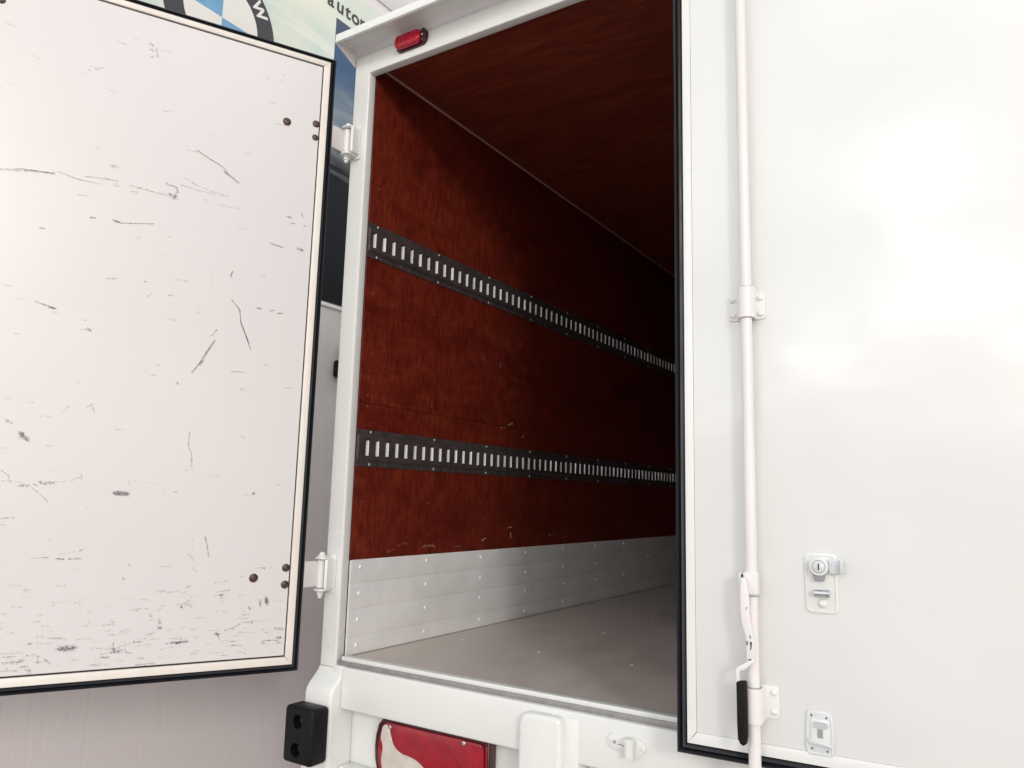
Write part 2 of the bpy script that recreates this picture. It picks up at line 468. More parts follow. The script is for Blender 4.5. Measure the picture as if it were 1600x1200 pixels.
WX = -1.30
wall = thing('boundary_wall', 'tall grey streaky painted wall behind the open door, running alongside the truck', 'wall', (WX, 2.0, -1.05))
def wp(name, b, mat, **k):
    o = obj(name, b, mat, wall, **k); o.location = (-WX, -2.0, 1.05); return o
wp('wall_panel', B().box(WX - 0.2, WX, -1.6, 9, -1.05, 3.60), 'wall')
wp('fascia', B().box(WX - 0.25, WX + 0.012, -1.6, 9, 3.60, 3.84, 0.006), 'coping')
wp('edge_strip', B().box(WX, WX + 0.012, -1.6, 9, 1.560, 1.580, 0.003), 'alu')
wp('pipe_clip', B().box(WX, WX + 0.05, 1.155, 1.26, 1.17, 1.27, 0.015).cyl((WX + 0.025, 1.20, 1.25), (WX + 0.025, 1.20, 1.36), 0.012), 'rubber_dull')

BX = WX + 0.004
ban = thing('advertising_banner', 'printed banner with round blue and white car emblem, high on the grey wall', 'banner', (BX, 1.0, 1.585))
def bp(name, b, mat, **k):
    o = obj(name, b, mat, ban, smooth=False, **k); o.location = (-BX, -1.0, -1.585); return o
bp('banner_sheet', B().box(BX, BX + 0.003, -1.6, 5.0, 1.585, 3.525), 'pale')
bp('printed_picture', B().box(BX + 0.003, BX + 0.0045, 1.012, 4.6, 1.5865, 3.285), 'photo')
ey, ez = 0.265, 2.85
def sector(r0, r1, a0, a1, n, x0, x1):
    pts = [(ey + r1 * math.cos(R(a0 + (a1 - a0) * i / n)), ez + r1 * math.sin(R(a0 + (a1 - a0) * i / n))) for i in range(n + 1)]
    if r0 > 0: pts += [(ey + r0 * math.cos(R(a1 + (a0 - a1) * i / n)), ez + r0 * math.sin(R(a1 + (a0 - a1) * i / n))) for i in range(n + 1)]
    else: pts.append((ey, ez))
    t = bmesh.new(); lo = [t.verts.new((x0, a, b)) for a, b in pts]; hi = [t.verts.new((x1, a, b)) for a, b in pts]
    m = len(pts)
    if r0 > 0:
        for i in range(n):
            j = m - 1 - i
            t.faces.new((hi[i], hi[i + 1], hi[j - 1], hi[j]))
    else: t.faces.new(hi)
    for i in range(m): t.faces.new((lo[i], lo[(i + 1) % m], hi[(i + 1) % m], hi[i]))
    bmesh.ops.recalc_face_normals(t, faces=t.faces[:])
    return B().add(t)
ring = B()
for k in range(4): ring.add(sector(0.215, 0.322, 90 * k, 90 * k + 90, 16, BX + 0.003, BX + 0.0055).bm)
bp('emblem_ring', ring, 'ink')
for k, mt in ((0, 'ink_white'), (1, 'ink_blue'), (2, 'ink_white'), (3, 'ink_blue')):
    bp('emblem_quadrant', sector(0, 0.2145, 90 * k, 90 * k + 90, 18, BX + 0.003, BX + 0.005), mt)
def wall_mtx(y, z, rot=0, x=0.0058, sx=1.0):
    base = Matrix(((0, 0, 1, 0), (1, 0, 0, 0), (0, 1, 0, 0), (0, 0, 0, 1)))
    return Matrix.Translation((BX + x, y, z)) @ base @ Matrix.Rotation(rot, 4, 'Z') @ Matrix.Diagonal((sx, 1, 1, 1))
for ch, a in (('W', 37), ('M', 90), ('B', 143)):
    rr = 0.236
    t_ = text('letter', ch, 0.092, 'ink_white', wall_mtx(ey + rr * math.cos(R(a)), ez + rr * math.sin(R(a)), R(a - 90)), ban, 0.0006, 0.003)
    t_.location = (-BX, -1.0, -1.585)
for ch, yc in (('a', .960), ('u', 1.036), ('t', 1.099), ('o', 1.162), ('m', 1.246)):
    t_ = text('letter', ch, 0.125, 'ink', wall_mtx(yc, 3.330, 0, 0.0045), ban, 0.0006, 0.0022); t_.location = (-BX, -1.0, -1.585)

# ================================================================== TRUCK BODY
T0 = Vector((1.15, 3.0, -1.05))
truck = thing('box_truck', 'white box truck with left rear door open onto a red-brown plywood hold', 'truck', T0)
def tp(name, b, mat, **k):
    o = obj(name, b, mat, truck, **k); o.location = -T0; return o
def sub(parent, name, b, mat, **k): return obj(name, b, mat, parent, **k)
LEN = 6.0
# posts
tp('rear_frame', B().prism([(-0.073, -0.03), (-0.073, 2.165), (2.373, 2.165), (2.373, -0.03), (2.30, -0.03), (2.30, 2.036), (0.0, 2.036), (0.0, -0.022), (-0.008, -0.03)], 0.0, 0.036, 'xz', 0.0055, 3), 'white', ang=50)
for x0, x1 in ((-0.072, -0.013), (2.314, 2.372)): tp('door_post', B().box(x0, x1, 0.0365, 0.0695, -0.03, 2.10, 0.002), 'white')
prof = [(0.0, 2.075 + 0.055)]
for k in range(7):   # cove fillet under the visor
    a = R(90 * k / 6); prof.append((-0.022 + 0.022 * math.cos(a), 2.113 + 0.022 * math.sin(a)))
prof = [(0.03, 2.112), (0.0, 2.112)] + prof[1:] + [(-0.092, 2.121), (-0.097, 2.117), (-0.104, 2.120), (-0.104, 2.148), (-0.098, 2.154), (0.03, 2.20)]
tp('header_visor', B().prism(prof, -0.0735, 2.3735, 'yz'), 'white', ang=50)
tp('visor_gusset', B().prism([(-0.001, 2.075), (-0.103, 2.119), (-0.1035, 2.135), (-0.001, 2.15)], -0.0755, -0.0705, 'yz', 0.001), 'pinkwhite')

# marker light on the header
ml = tp('marker_light', B().prism(rrect(0.128, 0.268, 2.062, 2.122, 0.024), -0.006, 0.001, 'xz', 0.002), 'red_dark', label='small red marker light on the header')
lens = B().prism(rrect(0.134, 0.248, 2.068, 2.117, 0.02), -0.028, -0.004, 'xz', 0.008, 3)
sub(ml, 'lens', lens, 'red_bright')
for k in range(6):
    sub(ml, 'lens_rib', B().box(0.148 + k * 0.016, 0.153 + k * 0.016, -0.0305, -0.0275, 2.076, 2.110, 0.001), 'red_bright')
sub(ml, 'lens_end_cap', B().prism(rrect(0.2485, 0.265, 2.068, 2.115, 0.006), -0.020, -0.004, 'xz', 0.003), 'red_dark')
sub(ml, 'screw', B().lathe(dome(0.004, 0.002), (0.256, -0.020, 2.091), (0, -1, 0), 10), 'screw')

# interior linings
Y0 = 0.0365
ws = tp('side_lining', B().box(-0.012, -0.004, Y0, LEN, 0.0, 2.079), 'gap')
for j, (z0, z1) in enumerate(((0.004, 0.8385), (0.8400, 2.0775))):
    for i in range(3):
        a, b_ = (Y0 + 0.001, 2.36, 4.80)[i], (2.3585, 4.7985, LEN)[i]
        sub(ws, 'plywood_sheet', B().box(-0.0035, 0.0, a, b_, z0, z1, 0.0004, 1), 'wood')
scr = bmesh.new(); sb = B().lathe(dome(0.0042, 0.0012, 10), (0, 0, 0), (1, 0, 0), 10)
first = sub(ws, 'screw', sb, 'screw_dull')
sp_ = []
for i in range(9):
    y = 0.082 + 0.3556 * i
    sp_ += [(y, 0.867), (y, 0.829), (y + random.uniform(-.004, .004), 1.232), (y, 1.62), (y, 0.50)]
for n_, (y, z) in enumerate(sp_):
    if n_ == 0: first.location = (0.0, y, z)
    else: dup(first, (0.0, y, z))
strokes = [([(0.27, .345), (.31, .357), (.33, .349)], 5, .5), ([(.22, .325), (.26, .334)], 4, .5), ([(.42, .338), (.47, .342), (.49, .335)], 8, .6), ([(.80, .346), (.83, .356)], 8, .8),
           ([(1.02, .38), (1.03, .35)], 6, 1.0), ([(1.0, .395), (1.035, .40)], 5, .8), ([(1.36, .352), (1.40, .362)], 7, .8), ([(1.10, .80), (1.12, .81)], 4, .9), ([(.98, .845), (1.02, .86)], 6, .9), ([(.92, .83), (.96, .835)], 7, .6),
           ([(1.5, .34), (1.55, .345)], 5, .6), ([(.62, .33), (.66, .332)], 4, .6), ([(.9, 1.12), (.91, 1.09)], 3, .7), ([(.35, 1.03), (.352, 1.0)], 3, .5), ([(.55, .97), (.6, .975)], 2, .4)]
for i in range(40):
    y = random.uniform(.05, 2.6); z = random.choice([random.uniform(.32, .42), random.uniform(.4, 1.3)])
    strokes.append(([(y, z), (y + random.uniform(-.02, .02), z + random.uniform(-.015, .015))], random.uniform(1.5, 4), random.uniform(.2, .6)))
sc_w = ribbons('scrape_marks', strokes, 0.0004, lambda a, b, d: (d, a, b), 'scrape', ws)

cl = tp('ceiling_lining', B().box(-0.01, 2.31, 0.0365, LEN, 2.086, 2.10), 'gap')
for i in range(5):
    a, b_ = 0.0370 + 1.22 * i, min(LEN, 0.035 + 1.22 * (i + 1))
    if a > LEN: break
    sub(cl, 'plywood_sheet', B().box(-0.004, 2.304, a, b_, 2.0805, 2.0855, 0.0004, 1), 'wood_ceiling')
tp('corner_trim', B().prism([(0.0005, 2.080), (0.0065, 2.080), (0.0005, 2.0735)], 0.04, LEN, 'xz'), 'scr_trim')
tp('side_lining', B().box(2.30, 2.312, Y0, LEN, 0.0, 2.079), 'wood')
tp('front_lining', B().box(-0.004, 2.304, LEN, LEN + 0.012, 0.0, 2.08), 'wood')
# kick plate of four aluminium planks
kp = tp('kick_plate', B().box(0.0003, 0.0040, Y0, LEN, 0.001, 0.3075), 'alu')
for z0, z1 in ((0.002, 0.0585), (0.0605, 0.1480), (0.1500, 0.2325), (0.2345, 0.3090)):
    sub(kp, 'plank', B().box(0.0024, 0.0058, Y0 + 0.0005, LEN, z0, z1, 0.0020, 2), 'alu')
rv = sub(kp, 'rivet', B().lathe(dome(0.0070, 0.0034, 10), (0, 0, 0), (1, 0, 0), 10), 'rivetm')
k_ = 0
for i in range(12):
    for z in (0.028, 0.117, 0.200, 0.285):
        loc = (0.0058, 0.082 + 0.3556 * i, z + random.uniform(-.004, .004))
        if k_ == 0: rv.location = loc
        else: dup(rv, loc)
        k_ += 1
tp('kick_plate', B().box(2.296, 2.2997, Y0, LEN, 0.002, 0.309, 0.001), 'alu')

# floor
fl = tp('cargo_floor', B().box(-0.002, 2.302, 0.037, LEN, -0.03, -0.006), 'gap')
for i in range(5):
    a, b_ = 0.0375 + 1.22 * i, min(LEN, 0.0360 + 1.22 * (i + 1))
    sub(fl, 'floor_board', B().box(0.0062, 2.2955, a, b_, -0.0055, 0.0, 0.0006, 1), 'floor')
fs = sub(fl, 'screw', B().lathe(dome(0.0070, 0.0014, 10), (0, 0, 0), (0, 0, 1), 10), 'rivetm')
k_ = 0
for j in range(7):
    for i in range(7):
        loc = (0.125 + 0.335 * i + random.uniform(-.01, .01), 0.525 + 0.5 * j + random.uniform(-.012, .012), 0.0)
        if k_ == 0: fs.location = loc
        else: dup(fs, loc)
        k_ += 1
fm = []
for i in range(60):
    x, y = random.uniform(.05, 1.3), random.uniform(.08, 2.5); a_ = random.gauss(1.57, .35); l_ = random.uniform(.01, .12)
    fm.append(([(x, y), (x + l_ * math.cos(a_), y + l_ * math.sin(a_))], random.uniform(1, 3.5), random.uniform(.1, .45)))
ribbons('scrape_marks', fm, 0.0004, lambda a, b, d: (a, b, d), 'scrape_floor', fl)
# threshold and sill
tp('threshold_lip', B().box(0.018, 2.29, 0.0045, 0.0368, -0.012, 0.0085, 0.0030, 3), 'white')
tp('threshold_shade_strip', B().box(0.008, 2.2985, -0.0035, 0.0040, -0.0165, -0.003, 0.001), 'shade_strip')  # dark strip paints in the shadow gap between lip and sill face
tp('sill_beam', B().box(0.0455, 2.37, -0.019, 0.0335, -0.1430, -0.0170, 0.006, 3).box(0.0015, 0.0450, -0.012, 0.0335, -0.10, -0.0170, 0.003, 2), 'white')
tp('rear_panel', B().box(-0.070, 2.37, 0.046, 0.055, -0.46, -0.10), 'white')
tp('lower_crossbar', B().box(0.0455, 2.37, -0.015, 0.045, -0.50, -0.313, 0.008, 3), 'white')
# flared foot of the left post
foot = [(0.0295, -0.0305), (0.0, -0.0305)]
C0 = [(0.0, -0.018), (-0.003, -0.028), (-0.012, -0.041), (-0.028, -0.058), (-0.044, -0.073), (-0.054, -0.087), (-0.058, -0.102)]
tp('post_foot', B().prism([(0.045, -0.034), (0.0, -0.030)] + C0[1:] + [(-0.0585, -0.5), (0.045, -0.5)], -0.0745, 0.0440, 'yz', 0.010, 4), 'white', ang=60)
# bumper block
bb = B().box(-0.078, 0.046, -0.132, -0.0595, -0.292, -0.126, 0.013, 4)
bo = tp('rubber_bumper', bb, 'rubber_dull')
cut = obj('cut', B().cyl((-0.017, -0.15, -0.168), (-0.017, -0.106, -0.168), 0.0205, 28).cyl((-0.020, -0.15, -0.250), (-0.020, -0.106, -0.250), 0.0205, 28), 'rubber_dull')
cut.location = (0, 0, 0); bo.parent = None; bo.location = (0, 0, 0)
md = bo.modifiers.new('b', 'BOOLEAN'); md.object = cut; md.operation = 'DIFFERENCE'; md.solver = 'EXACT'
bpy.context.view_layer.update()
dg = bpy.context.evaluated_depsgraph_get(); nm = bpy.data.meshes.new_from_object(bo.evaluated_get(dg))
bo.modifiers.clear(); bo.data = nm; bpy.data.objects.remove(cut); bo.parent = truck; bo.location = -T0
nm.polygons.foreach_set('use_smooth', [True] * len(nm.polygons)); nm.set_sharp_from_angle(angle=R(35))
for hx, hz, mt in ((-0.017, -0.168, 'steel'), (-0.020, -0.250, 'bolt')):
    sub(bo, 'bolt', B().cyl((hx, -0.104, hz), (hx, -0.110, hz), 0.0120, 6).lathe(dome(0.006, 0.006), (hx, -0.110, hz), (0, -1, 0), 12), mt)
tp('post_foot', B().box(2.33, 2.40, -0.058, 0.045, -0.5, -0.1, 0.006), 'white')

# tail light
def smooth_poly(pts, n=4):
    o = []; m = len(pts)
    for i in range(m):
        p0, p1, p2, p3 = (Vector(pts[(i + k - 1) % m]) for k in range(4))
        for s in range(n):
            t = s / n
            o.append(tuple(0.5 * ((2 * p1) + (-p0 + p2) * t + (2 * p0 - 5 * p1 + 4 * p2 - p3) * t * t + (-p0 + 3 * p1 - 3 * p2 + p3) * t ** 3)))
    return o
tl = tp('tail_light', B().prism([(0.236, -0.1435), (0.205, -0.149), (0.187, -0.169), (0.178, -0.2), (0.175, -0.233), (0.178, -0.270), (0.186, -0.297), (0.205, -0.3115), (0.598, -0.3115), (0.598, -0.1435)], 0.006, 0.0455, 'xz', 0.005, 3), 'red_dark', label='red rear light with a cream lens patch')
tl_l = sub(tl, 'red_lens', B().prism(smooth_poly([(0.228, -0.157), (0.208, -0.180), (0.198, -0.215), (0.198, -0.255), (0.205, -0.290), (0.225, -0.305), (0.40, -0.305), (0.575, -0.305), (0.586, -0.29), (0.586, -0.2), (0.58, -0.162), (0.55, -0.156), (0.4, -0.156), (0.28, -0.156)]), -0.002, 0.0065, 'xz', 0.003, 2), 'red')
sub(tl, 'cream_lens', B().prism(smooth_poly([(.214, -.170), (.228, -.162), (.240, -.172), (.248, -.194), (.263, -.219), (.29, -.233), (.324, -.237), (.35, -.243), (.376, -.256), (.402, -.275), (.415, -.300), (.32, -.303), (.236, -.303), (.219, -.290), (.213, -.262), (.217, -.228), (.208, -.205), (.210, -.185)]), -0.0035, -0.0022, 'xz', 0.0005, 1), 'lens_cream')
for sx, sz in ((0.243, -0.167), (0.518, -0.163)):
    sub(tl, 'screw', B().lathe(dome(0.0065, 0.003, 12, 0.001), (sx, -0.0036, sz), (0, -1, 0), 14), 'zinc')
sub(tl, 'lens_rib', B().box(0.590, 0.594, 0.001, 0.0065, -0.30, -0.160, 0.001), 'red')

# bracket and lock keeper on the sill
br = tp('sill_bracket', B().prism([(0.722, -0.5), (0.722, -0.062), (0.728, -0.044), (0.742, -0.034), (0.758, -0.031), (0.835, -0.031), (0.846, -0.034), (0.852, -0.046), (0.852, -0.5)], -0.048, 0.03, 'xz', 0.014, 5), 'white')
sub(br, 'flange', B().box(0.8400, 0.890, -0.0215, 0.03, -0.5, -0.034, 0.0022), 'white')
kb = tp('lock_keeper', B().prism([(0.972, -0.060), (0.985, -0.047), (1.01, -0.050), (1.05, -0.048), (1.072, -0.056), (1.078, -0.072), (1.066, -0.083), (1.052, -0.100), (1.022, -0.100), (1.008, -0.086), (0.980, -0.082), (0.972, -0.072)], -0.0245, -0.0185, 'xz', 0.002), 'white')
sub(kb, 'barrel', B().lathe([(0, -0.094), (0.012, -0.094), (0.0125, -0.092), (0.0125, -0.058), (0.0145, -0.057), (0.0145, -0.050), (0.012, -0.0485), (0, -0.0485)], (1.037, -0.036, 0.0), (0, 0, 1), 20), 'white')
for kx, kz in ((0.983, -0.064), (1.066, -0.070)):
    sub(kb, 'screw', B().lathe(dome(0.0055, 0.003, 12), (kx, -0.0246, kz), (0, -1, 0), 12), 'white')
marks = [([(0.991, -0.064), (0.991, -0.071)], 2, 1.5), ([(0.991, -0.064), (0.997, -0.067), (0.991, -0.071)], 1.6, 1.5), ([(1.004, -0.071), (1.010, -0.071)], 2.5, 1.2), ([(1.014, -0.072), (1.019, -0.073)], 2.5, 1.2), ([(1.021, -0.073), (1.023, -0.069)], 2, 1.2)]
ribbons('scuff_marks', marks, 0.0003, lambda a, b, d: (a, -0.0245 - d, b), 'mark', kb)

# outer skin of the body
tp('side_skin', B().box(-0.073, -0.0135, 0.0705, LEN + 0.05, -0.03, 2.15, 0.006), 'white')
tp('side_skin', B().box(2.3135, 2.373, 0.0705, LEN + 0.05, -0.03, 2.15, 0.006), 'white')
tp('roof', B().box(-0.073, 2.373, 0.031, LEN + 0.05, 2.1505, 2.20, 0.01), 'white')
tp('front_skin', B().box(-0.073, 2.373, LEN + 0.0505, LEN + 0.08, -0.03, 2.20, 0.01), 'white')
for cx in (0.75, 1.55): tp('chassis_rail', B().box(cx - 0.05, cx + 0.05, 0.06, LEN + 1.0, -0.30, -0.0305), 'dark')
for cx in (0.22, 2.08):
    wh = tp('wheel', B().lathe([(0.24, -0.13), (0.40, -0.13), (0.45, -0.10), (0.455, 0), (0.45, 0.10), (0.40, 0.13), (0.24, 0.13), (0.24, -0.13)], (cx, 1.9, -0.595), (1, 0, 0), 40), 'tyre')
    sub(wh, 'rim', B().lathe([(0, -0.05), (0.10, -0.05), (0.18, -0.02), (0.238, -0.10), (0.238, 0.10), (0.18, 0.02), (0.10, 0.05), (0, 0.05)], (cx, 1.9, -0.595), (1, 0, 0), 32), 'zinc')

# ------------------------------------------------------------------ cargo tracks
def track(zc, y_first, parts_to):
    ys = []
    y = y_first
    while y < parts_to - 0.03: ys.append(y); y += 0.0508
    bm = bmesh.new()
    zs = [-0.0635, -0.0635, -0.047, -0.040, -0.0275, 0.0275, 0.040, 0.047, 0.0635, 0.0635]
    xs = [0.0002, 0.0032, 0.0032, 0.0125, 0.0125, 0.0125, 0.0125, 0.0032, 0.0032, 0.0002]
    hw = 0.0082
    cuts = [Y0 + 0.0002]
    for y in ys: cuts += [y - hw, y + hw]
    cuts.append(parts_to)
    grid = [[bm.verts.new((x, yy, zc + z)) for z, x in zip(zs, xs)] for yy in cuts]
    for i in range(len(cuts) - 1):
        for j in range(len(zs) - 1):
            if j == 4 and i % 2 == 1: continue
            bm.faces.new((grid[i][j], grid[i + 1][j], grid[i + 1][j + 1], grid[i][j + 1]))
    bm.faces.new(grid[0])
    bmesh.ops.recalc_face_normals(bm, faces=bm.faces[:])
    tr = tp('cargo_track', B().add(bm), 'steel', ang=30)
    # slot walls other than the far edge, and the dark back
    sw = B()
    for y in ys:
        a, b_, c, d_ = y - hw, y + hw, zc - 0.0275, zc + 0.0275
        t = bmesh.new()
        def q(*p): t.faces.new([t.verts.new(v) for v in p])
        q((0.0125, a, c), (0.0125, a, d_), (0.0015, a, d_), (0.0015, a, c))
        q((0.0125, a, d_), (0.0125, b_, d_), (0.0015, b_, d_), (0.0015, a, d_))
        q((0.0125, a, c), (0.0015, a, c), (0.0015, b_, c), (0.0125, b_, c))
        q((0.0015, a, c), (0.0015, a, d_), (0.0015, b_, d_), (0.0015, b_, c))
        sw.add(t)
    s_ = sub(tr, 'slot_recesses', sw, 'dark', smooth=False, kind='stuff')
    lip = None
    for i, y in enumerate(ys):
        loc = (0.0128, y + hw - 0.0012, zc)
        if lip is None:
            lip = sub(tr, 'slot_edge', B().box(-0.0115, 0.0, 0.0, 0.0010, -0.0262, 0.0262), 'lip', smooth=False); lip.location = loc; lip.rotation_euler.z = R(15)
        else:
            l = dup(lip, loc)
            l.rotation_euler.z = R(15) + random.uniform(-0.22, 0.16); l.scale.z = random.uniform(0.93, 1.0)
    s0 = None
    for i in range(int((parts_to - 0.09) / 0.3556) + 1):
        for sz in (-0.0555, 0.0555):
            loc = (0.0032, y_first + 0.0254 + 0.3556 * i, zc + sz)
            if s0 is None:
                s0 = sub(tr, 'screw', B().lathe(dome(0.0062, 0.0038, 12, 0.0008), (0, 0, 0), (1, 0, 0), 12), 'zinc'); s0.location = loc
            else: dup(s0, loc)
    pm = B()
    for i, y in enumerate(ys):
        for sz in (-0.0555, 0.0555):
            if (i % 7) == 0: continue
            pm.cyl((0.0031, y + 0.0254 - 0.0254, zc + sz), (0.0037, y, zc + sz), 0.0023, 6)
    sub(tr, 'punched_dots', pm, 'zinc', smooth=False, kind='stuff')
track(1.4195, 0.0600, 5.9)
track(0.6840, 0.0780, 5.9)

# ------------------------------------------------------------------ hinges on the left post
for zc in (1.770, 0.265):
    ax, ay = -0.0615, -0.030
    hg = tp('hinge', B().cyl((ax, ay, zc - 0.044), (ax, ay, zc + 0.044), 0.0125, 24), 'pinkwhite')
    ears = B()
    for s in (-1, 1):
        ears.prism(rrect(ax - 0.016, ax + 0.030, -0.052, -0.0005, 0.014), zc + s * 0.0505 - 0.003, zc + s * 0.0505 + 0.003, 'xy', 0.001)
    ears.box(-0.048, -0.022, -0.007, -0.0008, zc - 0.062, zc + 0.062, 0.003)
    ears.prism([(-0.038, -0.006), (-0.030, -0.045), (-0.024, -0.040), (-0.022, -0.006)], zc - 0.0475, zc + 0.0475, 'xy', 0.002)
    sub(hg, 'bracket', ears, 'white')
    sub(hg, 'pin', B().lathe([(0, 0.070), (0.006, 0.069), (0.009, 0.065), (0.0095, 0.060), (0.016, 0.0575), (0.016, 0.0538), (0, 0.0538)], (ax, ay, zc), (0, 0, 1), 18)
        .lathe([(0, -0.0538), (0.0155, -0.0538), (0.0155, -0.058), (0.010, -0.0585)], (ax, ay, zc), (0, 0, 1), 18)
        .cyl((ax, ay, zc - 0.0585), (ax, ay, zc - 0.069), 0.0105, 6).cyl((ax, ay, zc - 0.069), (ax, ay, zc - 0.078), 0.0065, 14), 'white')

# ------------------------------------------------------------------ open left door
dl = Vector((-math.sin(R(27.95)), -math.cos(R(27.95)), 0)); nl = Vector((-dl.y, dl.x, 0))
if nl.x < 0: nl = -nl
DW = 1.176
dm = Matrix((dl, nl, Vector((0, 0, 1)))).transposed().to_4x4()
dA = obj('cargo_door', B().box(0.010, DW - 0.010, -0.052, -0.0065, -0.019, 2.042, 0.003), 'gap', truck, label='open left door showing its scuffed white inner lining')
dA.matrix_parent_inverse = Matrix.Identity(4)
dA.location = Vector((-0.0705, -0.095, 0)) - T0; dA.rotation_euler = dm.to_3x3().to_euler()
sub(dA, 'inner_panel', B().box(0.0475, DW - 0.0475, -0.0060, 0.0, 0.0190, 2.0125, 0.0008, 1), 'door_in')
sub(dA, 'outer_skin', B().box(0.012, DW - 0.012, -0.056, -0.0525, -0.017, 2.040, 0.001), 'white')
def frame_bars(x0, x1, z0, z1, wx, wz, y0, y1, bev):
    """four mitred bars"""
    o = []
    for pts in ([(x0, z0), (x0 + wx, z0 + wz[0]), (x0 + wx, z1 - wz[1]), (x0, z1)], [(x1, z0), (x1, z1), (x1 - wx, z1 - wz[1]), (x1 - wx, z0 + wz[0])],
                [(x0, z0), (x1, z0), (x1 - wx, z0 + wz[0]), (x0 + wx, z0 + wz[0])], [(x0, z1), (x0 + wx, z1 - wz[1]), (x1 - wx, z1 - wz[1]), (x1, z1)]):
        cx = sum(p[0] for p in pts) / 4; cz = sum(p[1] for p in pts) / 4
        pts = [(p[0] + (0.0004 if p[0] < cx else -0.0004), p[1] + (0.0004 if p[1] < cz else -0.0004)) for p in pts]
        o.append(B().prism(pts, y0, y1, 'xz', bev, 2))
    return o
for bmk in frame_bars(0.0205, DW - 0.0205, -0.0100, 2.0370, 0.0235, (0.0245, 0.0200), -0.0062, 0.0035, 0.0012):
    sub(dA, 'edge_strip', bmk, 'cream')
def gasket(x0, x1, z0, z1, y0, y1, wd):
    pr = []
    yc = (y0 + y1) / 2; hh = (y1 - y0) / 2; h = wd / 2
    pr = [(-h * .9, -hh), (h * .9, -hh), (h, -hh * .5), (h * .75, -hh * .1), (h * 1.0, hh * .35), (h * .8, hh * .8), (h * .3, hh), (0.05 * h, hh * .80), (-h * .3, hh), (-h * .8, hh * .85), (-h, hh * .35), (-h * .75, -hh * .1), (-h, -hh * .5)]
    c = h
    path = [(x0 + c, yc, z0 + c), (x1 - c, yc, z0 + c), (x1 - c, yc, z1 - c), (x0 + c, yc, z1 - c)]
    return B().sweep(path, pr, True, (0, 1, 0))
sub(dA, 'rubber_seal', gasket(-0.001, DW + 0.001, -0.0325, 2.054, -0.050, 0.006, 0.0232), 'rubber', ang=60)
b0 = None
for bx, bz, r_ in ((0.157, 1.777, .0135), (0.054, 1.796, .0125), (0.054, 1.746, .0110), (0.157, 0.259, .0135), (0.055, 0.288, .0125), (0.055, 0.236, .0125), (0.99, 1.925, .012), (1.122, 1.777, .012), (1.122, .27, .012)):
    loc = (bx + 0.004 if bx < 0.1 else bx, 0.0, bz)
    if b0 is None:
        b0 = sub(dA, 'bolt', B().lathe([(0.0138, 0.0), (0.0138, 0.0015), (0.0125, 0.003), (0.009, 0.0052), (0.0060, 0.0060), (0.0052, 0.0046), (0, 0.0044)], (0, 0, 0), (0, 1, 0), 22), 'bolt'); b0.location = loc
    else:
        q = dup(b0, loc); s_ = r_ / 0.0138; q.scale = (s_, s_, s_)
